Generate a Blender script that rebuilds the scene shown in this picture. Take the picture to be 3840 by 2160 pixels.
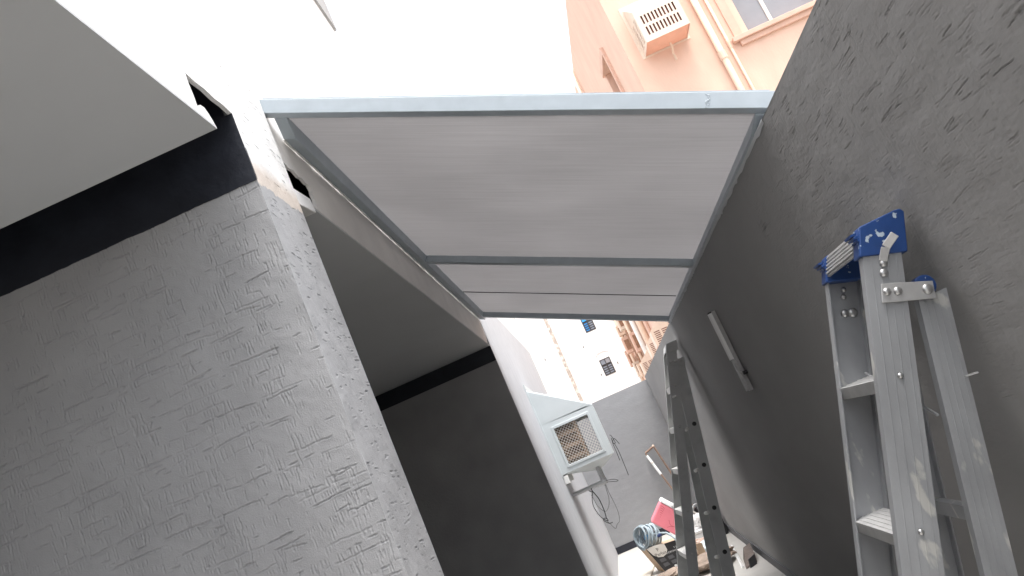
import bpy, bmesh, math, random
import numpy as np
from mathutils import Vector, Matrix

for o in list(bpy.data.objects): bpy.data.objects.remove(o)
S = bpy.context.scene
C = S.collection
H0 = 1.6                      # camera height above the passage floor; x right, y along the passage, z up

# ------------------------------------------------------------------ camera
RC = np.array([[0.91157521, 0.11874232, -0.39361264],
               [-0.40959037, 0.17942284, -0.89445132],
               [-0.03558613, 0.97657959, 0.21219313]])
FPX = 3161.355
cam = bpy.data.cameras.new('camera'); cam.sensor_width = 36; cam.lens = FPX / 3840 * 36
cam.clip_start = 0.05; cam.clip_end = 1000
co = bpy.data.objects.new('camera', cam); C.objects.link(co)
M = Matrix.Identity(4)
for i in range(3):
    M[i][0] = RC[0, i]; M[i][1] = -RC[1, i]; M[i][2] = -RC[2, i]
M[2][3] = H0
co.matrix_world = M
S.camera = co

# ------------------------------------------------------------------ sky, sun, exposure
SUN = Vector((0.13, -0.14, 0.98)).normalized()
w = bpy.data.worlds.new('World'); S.world = w; w.use_nodes = True
nt = w.node_tree; nt.nodes.clear()
sky = nt.nodes.new('ShaderNodeTexSky'); sky.sky_type = 'NISHITA'; sky.sun_disc = False
sky.sun_elevation = math.asin(SUN.z); sky.sun_rotation = math.atan2(SUN.x, SUN.y)
sky.dust_density = 6.0; sky.air_density = 1.2; sky.ozone_density = 1.0
hs = nt.nodes.new('ShaderNodeHueSaturation'); hs.inputs['Saturation'].default_value = 0.3
bg = nt.nodes.new('ShaderNodeBackground'); bg.inputs['Strength'].default_value = 0.15
ow = nt.nodes.new('ShaderNodeOutputWorld')
nt.links.new(sky.outputs[0], hs.inputs['Color']); nt.links.new(hs.outputs[0], bg.inputs['Color'])
nt.links.new(bg.outputs[0], ow.inputs['Surface'])
sl = bpy.data.lights.new('sun', 'SUN'); sl.energy = 0.8; sl.angle = math.radians(20); sl.color = (1, 0.98, 0.95)
so = bpy.data.objects.new('sun', sl); C.objects.link(so)
so.rotation_euler = SUN.to_track_quat('Z', 'Y').to_euler(); so.location = (0, -4, 12)
S.view_settings.view_transform = 'Standard'; S.view_settings.look = 'None'
S.view_settings.gamma = 1; S.view_settings.exposure = 1.7; S.view_settings.use_curve_mapping = False
S.render.engine = 'CYCLES'
S.cycles.max_bounces = 10; S.cycles.diffuse_bounces = 6

# ------------------------------------------------------------------ helpers
def ray(u, v):
    d = RC.T @ np.array([u - 1920, v - 1080, FPX]); return d / d[1]
def onY(u, v, Y): return tuple(ray(u, v) * Y)
def onX(u, v, X): d = ray(u, v); return tuple(d * X / d[0])

class MB:
    def __init__(s): s.v = []; s.f = []
    def add(s, vs, fs):
        o = len(s.v); s.v += [tuple(map(float, p)) for p in vs]; s.f += [tuple(o + i for i in f) for f in fs]; return s
    def hull8(s, p): return s.add(p, [(0, 3, 2, 1), (4, 5, 6, 7), (0, 1, 5, 4), (1, 2, 6, 5), (2, 3, 7, 6), (3, 0, 4, 7)])
    def box(s, x0, x1, y0, y1, z0, z1):
        return s.hull8([(x0, y0, z0), (x1, y0, z0), (x1, y1, z0), (x0, y1, z0), (x0, y0, z1), (x1, y0, z1), (x1, y1, z1), (x0, y1, z1)])
    def prism(s, poly, axis, a, b):
        n = len(poly)
        mk = {'x': lambda p, t: (t, p[0], p[1]), 'y': lambda p, t: (p[0], t, p[1]), 'z': lambda p, t: (p[0], p[1], t)}[axis]
        s.add([mk(p, a) for p in poly] + [mk(p, b) for p in poly],
              [tuple(range(n)), tuple(range(2 * n - 1, n - 1, -1))] + [(i, i + n, (i + 1) % n + n, (i + 1) % n) for i in range(n)])
        return s
    def tube(s, pts, r, n=8, closed=False, r1=None):
        pts = [Vector(p) for p in pts]; m = len(pts); o = len(s.v); prev = None
        for i, p in enumerate(pts):
            a = pts[(i - 1) % m] if (closed or i > 0) else p
            b = pts[(i + 1) % m] if (closed or i < m - 1) else p
            t = (b - a)
            t = t.normalized() if t.length > 1e-9 else Vector((0, 0, 1))
            if prev is None:
                up = Vector((0, 0, 1)) if abs(t.z) < .9 else Vector((1, 0, 0))
                e1 = t.cross(up).normalized()
            else:
                e1 = (prev - t * prev.dot(t)).normalized()
            e2 = t.cross(e1); prev = e1
            rr = r if r1 is None else r + (r1 - r) * i / max(1, m - 1)
            for k in range(n):
                a_ = 2 * math.pi * k / n
                s.v.append(tuple(p + (e1 * math.cos(a_) + e2 * math.sin(a_)) * rr))
        for i in range(m if closed else m - 1):
            j = (i + 1) % m
            for k in range(n):
                s.f.append((o + i * n + k, o + i * n + (k + 1) % n, o + j * n + (k + 1) % n, o + j * n + k))
        if not closed:
            s.f.append(tuple(o + k for k in range(n - 1, -1, -1))); s.f.append(tuple(o + (m - 1) * n + k for k in range(n)))
        return s
    def dome(s, c, axis, r, h, n=10):
        c = Vector(c); a = Vector(axis).normalized()
        up = Vector((0, 0, 1)) if abs(a.z) < .9 else Vector((1, 0, 0))
        e1 = a.cross(up).normalized(); e2 = a.cross(e1); o = len(s.v)
        rings = [(1, 0), (.92, .45), (.65, .8)]
        for rr, hh in rings:
            for k in range(n):
                t = 2 * math.pi * k / n
                s.v.append(tuple(c + (e1 * math.cos(t) + e2 * math.sin(t)) * r * rr + a * h * hh))
        s.v.append(tuple(c + a * h))
        for i in range(2):
            for k in range(n):
                s.f.append((o + i * n + k, o + i * n + (k + 1) % n, o + (i + 1) * n + (k + 1) % n, o + (i + 1) * n + k))
        for k in range(n): s.f.append((o + 2 * n + k, o + 2 * n + (k + 1) % n, o + 3 * n))
        return s
    def gridplate(s, us, vs, holes, fn, depth, back=True):
        """plate over breaks us x vs with cells of `holes` left open; fn(u, v, d) -> point, d = depth inward"""
        hs_ = set(holes)
        for i in range(len(us) - 1):
            for j in range(len(vs) - 1):
                a, b, c, d = us[i], us[i + 1], vs[j], vs[j + 1]
                if (i, j) in hs_:
                    q = [(a, c), (b, c), (b, d), (a, d)]
                    for k in range(4):
                        p, r = q[k], q[(k + 1) % 4]
                        s.add([fn(*p, 0), fn(*r, 0), fn(*r, depth), fn(*p, depth)], [(0, 1, 2, 3)])
                else:
                    s.add([fn(a, c, 0), fn(b, c, 0), fn(b, d, 0), fn(a, d, 0)], [(0, 1, 2, 3)])
                    if back: s.add([fn(a, c, depth), fn(b, c, depth), fn(b, d, depth), fn(a, d, depth)], [(3, 2, 1, 0)])
        return s
    def build(s, name, mat, parent=None, smooth=False, bevel=0, merge=False):
        off = Vector(parent['_base']) if parent is not None else Vector((0, 0, 0))
        me = bpy.data.meshes.new(name)
        me.from_pydata([(x - off.x, y - off.y, z + H0 - off.z) for x, y, z in s.v], [], s.f)
        bm = bmesh.new(); bm.from_mesh(me)
        if merge: bmesh.ops.remove_doubles(bm, verts=bm.verts, dist=1e-5)
        bmesh.ops.recalc_face_normals(bm, faces=bm.faces); bm.to_mesh(me); bm.free()
        me.materials.append(mat)
        if smooth:
            for p in me.polygons: p.use_smooth = True
        o = bpy.data.objects.new(name, me); C.objects.link(o)
        if parent is not None: o.parent = parent
        o['_base'] = tuple(off)
        if bevel:
            m = o.modifiers.new('bevel', 'BEVEL'); m.width = bevel; m.segments = 2; m.limit_method = 'ANGLE'; m.angle_limit = .6
        return o

def thing(name, label, cat, base, group=None):
    e = bpy.data.objects.new(name, None); C.objects.link(e)
    b = (base[0], base[1], base[2] + H0); e.location = b; e['_base'] = b; e.empty_display_size = .1
    e['label'] = label; e['category'] = cat
    if group: e['group'] = group
    return e
def tag(o, label, cat, group=None):
    o['label'] = label; o['category'] = cat
    if group: o['group'] = group
    return o
def part(name, mat, parent, *boxes, **k):
    m = MB()
    for b in boxes: m.box(*b)
    return m.build(name, mat, parent, **k)

# ------------------------------------------------------------------ materials
def mat(name, col, rough=.6, metal=0, var=.12, vscale=6, bump=0, bscale=120, bdist=.002, spec=.5, stretch=(1, 1, 1), col2=None, c2scale=3, c2lo=.5, c2hi=.62, detail=6):
    m = bpy.data.materials.new(name); m.use_nodes = True
    n = m.node_tree.nodes; l = m.node_tree.links; b = n['Principled BSDF']
    b.inputs['Roughness'].default_value = rough; b.inputs['Metallic'].default_value = metal
    b.inputs['Specular IOR Level'].default_value = spec
    tc = n.new('ShaderNodeTexCoord'); mp = n.new('ShaderNodeMapping'); mp.inputs['Scale'].default_value = stretch
    l.new(tc.outputs['Object'], mp.inputs['Vector'])
    no = n.new('ShaderNodeTexNoise'); no.inputs['Scale'].default_value = vscale; no.inputs['Detail'].default_value = detail
    l.new(mp.outputs[0], no.inputs['Vector'])
    mr = n.new('ShaderNodeMapRange'); mr.inputs[1].default_value = .25; mr.inputs[2].default_value = .75
    mr.inputs[3].default_value = 1 - var; mr.inputs[4].default_value = 1 + var
    l.new(no.outputs['Fac'], mr.inputs[0])
    mx = n.new('ShaderNodeMix'); mx.data_type = 'RGBA'; mx.blend_type = 'MULTIPLY'; mx.inputs[0].default_value = 1
    base = None
    if col2 is not None:
        n2 = n.new('ShaderNodeTexNoise'); n2.inputs['Scale'].default_value = c2scale; n2.inputs['Detail'].default_value = 8
        l.new(mp.outputs[0], n2.inputs['Vector'])
        r2 = n.new('ShaderNodeMapRange'); r2.inputs[1].default_value = c2lo; r2.inputs[2].default_value = c2hi
        l.new(n2.outputs['Fac'], r2.inputs[0])
        m2 = n.new('ShaderNodeMix'); m2.data_type = 'RGBA'
        m2.inputs[6].default_value = (*col, 1); m2.inputs[7].default_value = (*col2, 1); l.new(r2.outputs[0], m2.inputs[0])
        base = m2.outputs[2]; l.new(base, mx.inputs[6])
    else:
        mx.inputs[6].default_value = (*col, 1)
    l.new(mr.outputs[0], mx.inputs[7]); l.new(mx.outputs[2], b.inputs['Base Color'])
    if bump:
        nb = n.new('ShaderNodeTexNoise'); nb.inputs['Scale'].default_value = bscale; nb.inputs['Detail'].default_value = 5
        l.new(mp.outputs[0], nb.inputs['Vector'])
        bp = n.new('ShaderNodeBump'); bp.inputs['Strength'].default_value = bump; bp.inputs['Distance'].default_value = bdist
        l.new(nb.outputs['Fac'], bp.inputs['Height']); l.new(bp.outputs[0], b.inputs['Normal'])
    m['mixnode'] = mx.name
    return m

def zpaint(m, z, below, above, edge, patch):
    """real two-tone paint: colour changes at world height z (ragged line) with a stained strip above it"""
    n = m.node_tree.nodes; l = m.node_tree.links; mx = n[m['mixnode']]
    ge = n.new('ShaderNodeNewGeometry'); sx = n.new('ShaderNodeSeparateXYZ'); l.new(ge.outputs['Position'], sx.inputs[0])
    no = n.new('ShaderNodeTexNoise'); no.inputs['Scale'].default_value = 22; no.inputs['Detail'].default_value = 8
    l.new(ge.outputs['Position'], no.inputs['Vector'])
    ma = n.new('ShaderNodeMath'); ma.operation = 'MULTIPLY_ADD'; ma.inputs[1].default_value = edge; l.new(no.outputs['Fac'], ma.inputs[0]); l.new(sx.outputs['Z'], ma.inputs[2])
    def step(a, b):
        r = n.new('ShaderNodeMapRange'); r.inputs[1].default_value = a; r.inputs[2].default_value = b; l.new(ma.outputs[0], r.inputs[0]); return r.outputs[0]
    zz = z + H0 + edge * .5
    c1 = n.new('ShaderNodeMix'); c1.data_type = 'RGBA'; c1.inputs[6].default_value = (*patch, 1); c1.inputs[7].default_value = (*above, 1)
    l.new(step(zz + .05, zz + .11), c1.inputs[0])
    c2 = n.new('ShaderNodeMix'); c2.data_type = 'RGBA'; c2.inputs[6].default_value = (*below, 1)
    l.new(step(zz - .002, zz + .002), c2.inputs[0]); l.new(c1.outputs[2], c2.inputs[7])
    l.new(c2.outputs[2], mx.inputs[6])

GREY = (.378, .378, .386)
M_wall = mat('grey_plaster', GREY, .75, var=.07, vscale=5, bump=.5, bscale=260, bdist=.0015, spec=.3)
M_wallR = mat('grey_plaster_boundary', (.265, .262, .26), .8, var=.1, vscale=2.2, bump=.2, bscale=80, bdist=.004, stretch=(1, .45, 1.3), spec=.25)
M_wallD = mat('dark_grey_plaster', (.33, .328, .328), .8, var=.12, vscale=3, bump=.6, bscale=60, bdist=.003, spec=.25)
M_wallE = mat('grey_plaster_end', (.30, .304, .312), .8, var=.07, vscale=6, bump=.45, bscale=28, bdist=.006, stretch=(1, 1, 2.2), spec=.25)
M_col = mat('column_face_paint', GREY, .75, var=.06, vscale=6, bump=.6, bscale=240, bdist=.0015, spec=.3)
zpaint(M_col, 1.14, GREY, (.78, .775, .765), .05, (.62, .55, .49))
M_white = mat('white_plaster', (.78, .775, .765), .8, var=.05, vscale=7, bump=.7, bscale=45, bdist=.004, spec=.25)
M_side = mat('side_wall_paint', (.50, .515, .535), .8, var=.06, vscale=6, bump=.8, bscale=90, bdist=.003, spec=.25)
M_fascia = mat('fascia_paint', (.74, .72, .695), .8, var=.07, vscale=4, bump=.3, bscale=60, bdist=.002, spec=.25)
M_soffit = mat('soffit_board', (.54, .555, .565), .8, var=.05, vscale=1.3, spec=.2)
M_black = mat('navy_black_paint', (.02, .0225, .031), .5, var=.3, vscale=10, bump=.6, bscale=50, bdist=.003, spec=.35)
M_skirt = mat('skirting_paint', (.09, .092, .1), .6, var=.15)
M_floor = mat('floor_tile', (.48, .465, .44), .45, var=.08, vscale=4, bump=.1)
M_ground = mat('ground_sand', (.3, .28, .25), .9, var=.2, vscale=2, bump=.5, bscale=20, bdist=.01)
M_steel = mat('canopy_steel_paint', (.36, .41, .45), .42, var=.08, vscale=14, bump=.15, bscale=60, bdist=.001, spec=.5)
M_alu = mat('aluminium_brushed', (.34, .35, .365), .45, .5, var=.14, vscale=4, stretch=(3, 3, 1.2), bump=.08, bscale=80, col2=(.52, .52, .5), c2scale=5, c2lo=.6, c2hi=.64, spec=.5)
M_aluD = mat('aluminium_weathered', (.5, .51, .51), .5, .05, var=.12, vscale=4, col2=(.38, .385, .39), c2scale=6, c2lo=.55, c2hi=.75)
M_aluL = mat('aluminium_tread', (.52, .52, .52), .4, .6, var=.12, vscale=20, bump=.1)
M_blue = mat('blue_plastic', (.008, .045, .18), .45, var=.2, vscale=20, col2=(.42, .5, .58), c2scale=36, c2lo=.625, c2hi=.65)
M_rivet = mat('rivet_metal', (.5, .5, .5), .35, .9, var=.1)
M_fib = mat('fibreglass_grey', (.55, .59, .6), .5, var=.05, vscale=5, spec=.4)
M_wire = mat('guard_wire', (.66, .62, .57), .5, .2, var=.1)
M_coil = mat('coil_brown', (.1, .065, .045), .7, var=.5, vscale=14, stretch=(1, 1, 4), col2=(.3, .19, .11), c2scale=9, c2lo=.45, c2hi=.7)
M_brownslat = mat('unit_slat_brown', (.36, .24, .16), .7, var=.2)
M_pvc = mat('pvc_pipe_grey', (.5, .51, .52), .45, var=.06)
M_pvcw = mat('pvc_white', (.74, .74, .72), .45, var=.05)
M_cable = mat('cable_black', (.012, .012, .013), .5, var=.2)
M_cableg = mat('cord_grey', (.12, .12, .125), .6, var=.2)
M_lens = mat('diffuser_white', (.86, .86, .86), .12, var=.05)
M_fixt = mat('fixture_grey', (.4, .4, .4), .45, .3, var=.15, vscale=30)
M_pink = mat('cooler_pink', (.78, .22, .27), .5, var=.05)
M_pinkD = mat('cooler_groove_shade', (.5, .08, .11), .5, var=.05)
M_lid = mat('cooler_lid', (.82, .82, .82), .45, var=.04)
M_hose = mat('hose_blue_grey', (.31, .375, .42), .5, var=.12, vscale=30)
M_boxblk = mat('carton_black_print', (.022, .022, .024), .5, var=.3, vscale=12)
M_carton = mat('carton_brown', (.5, .37, .26), .8, var=.12, vscale=12)
M_paper = mat('label_cream', (.66, .63, .58), .6, var=.05)
M_ink = mat('label_ink', (.06, .055, .05), .6, var=.05)
M_print = mat('carton_white_print', (.62, .62, .62), .6, var=.05)
M_bag = mat('plastic_bag_white', (.72, .71, .7), .35, var=.1, vscale=20)
M_bagb = mat('plastic_bag_blue', (.6, .68, .72), .35, var=.1, vscale=20)
M_cloth = mat('brown_sheet', (.27, .21, .17), .85, var=.3, vscale=12)
M_dk = mat('dark_plastic', (.02, .02, .022), .5, var=.3)
M_creamp = mat('cream_panel', (.52, .48, .42), .6, var=.06)
M_rust = mat('rusty_rod', (.25, .16, .115), .7, var=.3, vscale=30)
M_orange = mat('orange_render', (.72, .50, .40), .85, var=.07, vscale=3, bump=.4, bscale=25, bdist=.006, stretch=(1, 1, .5), spec=.2)
M_orangeD = mat('orange_trim', (.66, .44, .35), .8, var=.08, spec=.2)
M_opipe = mat('cream_pipe', (.72, .55, .43), .6, var=.08)
M_ocov = mat('cover_cream_orange', (.72, .6, .5), .6, var=.06)
M_ocovB = mat('cover_tray_bounce', (.74, .4, .29), .6, var=.06)  # orange light bounced off the wall, put into the tray colour
M_slot = mat('slot_shade', (.24, .11, .09), .8, var=.1)
M_glass = mat('window_glass_grey', (.28, .28, .3), .15, var=.05, spec=.6)
M_wframe = mat('window_frame_white', (.7, .66, .62), .5, var=.05)
M_bwhite = mat('white_render', (.8, .79, .775), .85, var=.03, vscale=1, bump=.2, bscale=10, spec=.2)
M_stone = mat('rough_stone_strip', (.46, .39, .34), .9, var=.35, vscale=4, bump=.8, bscale=8, bdist=.05, col2=(.7, .66, .6), c2scale=3)
M_dframe = mat('window_frame_dark', (.05, .045, .045), .5, var=.1)
M_louv = mat('louvre_glass', (.22, .24, .28), .2, var=.1)
M_louvb = mat('louvre_glass_blue', (.05, .22, .5), .2, var=.1)
M_paneb = mat('pane_bright_blue', (.05, .35, .75), .2, var=.05)
M_brown = mat('brown_fittings_and_shade', (.3, .16, .1), .8, var=.3, vscale=8)

# canopy sheet: ribbed translucent plastic
M_sheet = bpy.data.materials.new('canopy_sheet'); M_sheet.use_nodes = True
n = M_sheet.node_tree.nodes; l = M_sheet.node_tree.links; n.clear()
out = n.new('ShaderNodeOutputMaterial'); mixs = n.new('ShaderNodeMixShader'); mixs.inputs[0].default_value = .5
df = n.new('ShaderNodeBsdfDiffuse'); tr = n.new('ShaderNodeBsdfTranslucent')
tc = n.new('ShaderNodeTexCoord')
mp = n.new('ShaderNodeMapping'); mp.inputs['Scale'].default_value = (1.2, 60, 1.2); l.new(tc.outputs['Object'], mp.inputs['Vector'])
no = n.new('ShaderNodeTexNoise'); no.inputs['Scale'].default_value = 2.2; no.inputs['Detail'].default_value = 3; l.new(mp.outputs[0], no.inputs['Vector'])
mp2 = n.new('ShaderNodeMapping'); mp2.inputs['Scale'].default_value = (90, 90, 90); l.new(tc.outputs['Object'], mp2.inputs['Vector'])
wv = n.new('ShaderNodeTexWave'); wv.bands_direction = 'Y'; wv.inputs['Scale'].default_value = .3; wv.inputs['Distortion'].default_value = .5; wv.inputs['Detail'].default_value = 1
l.new(mp2.outputs[0], wv.inputs['Vector'])
av = n.new('ShaderNodeMath'); av.operation = 'MULTIPLY_ADD'; av.inputs[1].default_value = .35; l.new(wv.outputs['Fac'], av.inputs[0]); l.new(no.outputs['Fac'], av.inputs[2])
cr = n.new('ShaderNodeMapRange'); cr.inputs[1].default_value = .3; cr.inputs[2].default_value = 1.05; cr.inputs[3].default_value = .86; cr.inputs[4].default_value = 1.1
l.new(av.outputs[0], cr.inputs[0])
mc = n.new('ShaderNodeMix'); mc.data_type = 'RGBA'; mc.blend_type = 'MULTIPLY'; mc.inputs[0].default_value = 1; mc.inputs[6].default_value = (.485, .479, .484, 1)
nl = n.new('ShaderNodeTexNoise'); nl.inputs['Scale'].default_value = 1.6; nl.inputs['Detail'].default_value = 6; l.new(tc.outputs['Object'], nl.inputs['Vector'])  # soft blotches: dirt patches, and uneven glow put into the colour
nr = n.new('ShaderNodeMapRange'); nr.inputs[1].default_value = .3; nr.inputs[2].default_value = .7; nr.inputs[3].default_value = .95; nr.inputs[4].default_value = 1.05; l.new(nl.outputs['Fac'], nr.inputs[0])
mm_ = n.new('ShaderNodeMath'); mm_.operation = 'MULTIPLY'; l.new(cr.outputs[0], mm_.inputs[0]); l.new(nr.outputs[0], mm_.inputs[1])
l.new(mm_.outputs[0], mc.inputs[7]); l.new(mc.outputs[2], df.inputs[0]); l.new(mc.outputs[2], tr.inputs[0])
l.new(df.outputs[0], mixs.inputs[1]); l.new(tr.outputs[0], mixs.inputs[2]); l.new(mixs.outputs[0], out.inputs[0])

# ------------------------------------------------------------------ relief plaster sheets
rng = np.random.default_rng(7)
def vnoise(nv, nu, cell):
    a = rng.random((int(nv / cell) + 3, int(nu / cell) + 3))
    y = np.arange(nv) / cell; x = np.arange(nu) / cell
    yi = y.astype(int); xi = x.astype(int); fy = (y - yi)[:, None]; fx = (x - xi)[None]
    fy = fy * fy * (3 - 2 * fy); fx = fx * fx * (3 - 2 * fx)
    return (a[yi][:, xi] * (1 - fy) * (1 - fx) + a[yi][:, xi + 1] * (1 - fy) * fx + a[yi + 1][:, xi] * fy * (1 - fx) + a[yi + 1][:, xi + 1] * fy * fx)

def strokes_to_height(nv, nu, ru, rv, strokes, lip=.28):
    """strokes: (u, v, length, vertical?, width, depth) in metres, carved as ragged grooves with a raised lip"""
    G = np.zeros((nv, nu)); L = np.zeros((nv, nu)); res = min(ru, rv)
    P = []
    for (u, v, ln, vert, wd, dp) in strokes:
        m = max(2, int(ln / (res * .7)))
        t = np.linspace(0, 1, m)
        wob = np.cumsum(rng.normal(0, res * .16, m)); wob -= wob[0]
        slope = rng.normal(0, .05)
        a = t * ln; b = wob + a * slope
        fade = np.clip(np.minimum(t, 1 - t) * ln / .006, .25, 1) * (0.75 + .5 * rng.random(m))
        uu, vv = (u + b, v - a) if vert else (u + a, v + b)
        P.append(np.stack([uu, vv, dp * fade, np.full(m, wd)], 1))
    P = np.concatenate(P)
    Ku = 3 if ru > rv else 4; Kv = 4
    iu0 = np.round(P[:, 0] / ru).astype(int); iv0 = np.round(P[:, 1] / rv).astype(int)
    for dy in range(-Kv, Kv + 1):
        for dx in range(-Ku, Ku + 1):
            iu = iu0 + dx; iv = iv0 + dy
            ok = (iu >= 0) & (iu < nu) & (iv >= 0) & (iv < nv)
            d = np.hypot(iu * ru - P[:, 0], iv * rv - P[:, 1]) / P[:, 3]
            g = -P[:, 2] * np.exp(-(d * 1.6) ** 2); lp = P[:, 2] * lip * np.exp(-((d - 1.25) * 2.2) ** 2)
            np.minimum.at(G, (iv[ok], iu[ok]), g[ok]); np.maximum.at(L, (iv[ok], iu[ok]), lp[ok])
    return np.where(G < -.25 * 1e-3, G + L * .25, L + G)

def relief(name, parent, mt, O, U, V, N, wu, wv, res, strokes, undul=.002, grain=.0003, edge=.012, rv=None, trowel=0):
    rv = rv or res; nu = int(wu / res) + 1; nv = int(wv / rv) + 1
    Hh = strokes_to_height(nv, nu, res, rv, strokes)
    Hh = Hh + (vnoise(nv, nu, .09 / res) - .5) * undul * 2 + (vnoise(nv, nu, .02 / res) - .5) * undul * .5 + (rng.random((nv, nu)) - .5) * grain
    if trowel:
        a_ = vnoise(int(nv * rv / .05) + 2, nu, .006 / res); k_ = np.linspace(0, a_.shape[0] - 1.001, nv); k0 = k_.astype(int); fr_ = (k_ - k0)[:, None]; fr_ = fr_ * fr_ * (3 - 2 * fr_)
        tw = a_[k0] * (1 - fr_) + a_[k0 + 1] * fr_
        Hh = Hh + np.clip(tw - .5, 0, 1) * trowel * vnoise(nv, nu, .12 / res)
    ed = np.minimum.reduce([np.arange(nu)[None] * res + np.zeros((nv, 1)), (nu - 1 - np.arange(nu))[None] * res + np.zeros((nv, 1)),
                            np.arange(nv)[:, None] * rv + np.zeros((1, nu)), (nv - 1 - np.arange(nv))[:, None] * rv + np.zeros((1, nu))])
    Hh = Hh * np.clip(ed / edge, 0, 1)
    i, j = np.meshgrid(np.arange(nu), np.arange(nv))
    off = np.array(parent['_base']) - np.array([0, 0, H0])
    uu = i * (wu / (nu - 1)); vv = j * (wv / (nv - 1))
    co = np.array(O)[None, None] - off + uu[..., None] * np.array(U) + vv[..., None] * np.array(V) + Hh[..., None] * np.array(N)
    co = co.reshape(-1, 3)
    idx = np.arange(nu * nv).reshape(nv, nu)
    q = np.stack([idx[:-1, :-1], idx[:-1, 1:], idx[1:, 1:], idx[1:, :-1]], -1).reshape(-1, 4)
    if np.dot(np.cross(U, V), N) < 0: q = q[:, ::-1]
    me = bpy.data.meshes.new(name)
    me.vertices.add(len(co)); me.vertices.foreach_set('co', co.ravel())
    me.loops.add(q.size); me.loops.foreach_set('vertex_index', q.ravel().astype(np.int32))
    me.polygons.add(len(q)); me.polygons.foreach_set('loop_start', (np.arange(len(q)) * 4).astype(np.int32))
    me.polygons.foreach_set('use_smooth', np.ones(len(q), bool))
    me.update(calc_edges=True)
    me.materials.append(mt)
    o = bpy.data.objects.new(name, me); C.objects.link(o); o.parent = parent; o['_base'] = tuple(parent['_base'])
    return o

def comb_strokes(wu, wv, dens=1.0):
    pn = vnoise(60, 60, 7)
    patch = lambda u, v: pn[int(min(59, max(0, v / wv * 59))), int(min(59, max(0, u / wu * 59)))]
    """rows of long horizontal scratches with bunches of short vertical ones hanging between them"""
    st = []; v = 0.02
    while v < wv:
        gap = rng.uniform(.022, .05)
        u = -rng.uniform(0, .1); ph = rng.uniform(0, 6)
        while u < wu:                                   # horizontal scratch segments
            ln = rng.choice([rng.uniform(.012, .05), rng.uniform(.05, .17)], p=[.55, .45])
            st.append((u, v + .006 * math.sin(u * 7 + ph) + rng.normal(0, .003), ln, 0, rng.uniform(.0018, .003), rng.uniform(.0015, .006)))
            if rng.random() < .25: st.append((u + rng.uniform(0, .03), v - rng.uniform(.004, .008), ln * .7, 0, .0025, .004))
            u += ln + rng.choice([rng.uniform(0, .02), rng.uniform(.03, .16)], p=[.6, .4])
        u = rng.uniform(0, .05)
        while u < wu:                                   # bunches of vertical scratches
            nb = rng.integers(2, 9)
            for _ in range(nb):
                ln = gap * rng.uniform(.3, 1.15) * (2 if rng.random() < .08 else 1)
                st.append((u, v + gap * rng.uniform(.85, 1.0), ln, 1, rng.uniform(.0016, .0027), rng.uniform(.0012, .0055)))
                u += rng.uniform(.006, .014)
            u += rng.choice([rng.uniform(.01, .03), rng.uniform(.03, .12)], p=[.6, .4]) / dens
        v += gap
    return [q for q in st if rng.random() < .78 + 1.3 * (patch(q[0], q[1]) - .4)]

# ------------------------------------------------------------------ the setting
g = MB().add([(-300, -300, -1.605), (300, -300, -1.605), (300, 300, -1.605), (-300, 300, -1.605)], [(0, 1, 2, 3)]).build('ground', M_ground); g['kind'] = 'structure'
XL, XR = -.672, .891
f = part('passage_floor', M_floor, None, (-6, XR, -9, 13.92, -1.7, -1.6)); f['kind'] = 'structure'

# house on the left: wing walls, bays, fascia
house = thing('house', 'grey and white house with open dark bays and black bands under its soffits', 'house', (XL, 2.56, -1.6))
part('wing_wall', M_wall, house, (-6, XL, 2.366, 2.746, -1.6, 1.75))
part('upper_pier', M_white, house, (-6, XL, 2.366, 2.746, 1.75, 3.73))
st = comb_strokes(1.2, 1.55)
relief('plaster_face', house, M_wall, (-1.866, 2.3575, -.4), (1, 0, 0), (0, 0, 1), (0, -1, 0), 1.202, 1.55, .0026, st, undul=.0018, edge=.005)
part('wall_skin', M_wall, house, (-6, -1.8662, 2.359, 2.366, -1.6, 1.15))
part('wall_skin', M_wall, house, (-1.8662, -.667, 2.359, 2.366, -1.6, -.4001))
pl = [(-6, 1.74), (-6, 1.147)]; xx = -2.0; wz = 0
while xx < -.668:
    wz = .8 * wz + random.gauss(0, .0006); pl.append((xx, 1.147 + max(-.006, min(.004, wz)))); xx += random.uniform(.006, .014)
MB().prism(pl + [(-.6642, 1.147), (-.6642, 1.383), (-.69, 1.383), (-.69, 1.74)], 'y', 2.3545, 2.3655).build('painted_band', M_black, house)
part('painted_band', M_black, house, (-6, -.70, 2.7465, 2.757, 1.0, 1.74))  # black on the rear side paints in the dark of the ceiling void
# alley face of the wing wall: grey below, bare white above
st = []
for _ in range(800):
    v = rng.uniform(0, 2.6); dn = 1 if v < 1.55 else .8
    ln = rng.choice([rng.uniform(.004, .012), rng.uniform(.012, .045)], p=[.6, .4])
    st.append((rng.uniform(0, .4), v, ln, 0, rng.uniform(.002, .0034), rng.uniform(.002, .0055) * dn))
relief('plaster_face', house, M_col, (-.664, 2.3575, -.4), (0, 1, 0), (0, 0, 1), (1, 0, 0), .389, 2.6, .003, st, undul=.002, edge=.005)
part('wall_skin', M_col, house, (XL, -.664, 2.359, 2.746, -1.6, -.4001))
part('wall_skin', M_col, house, (XL, -.664, 2.359, 2.746, 2.2001, 3.73))
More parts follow.
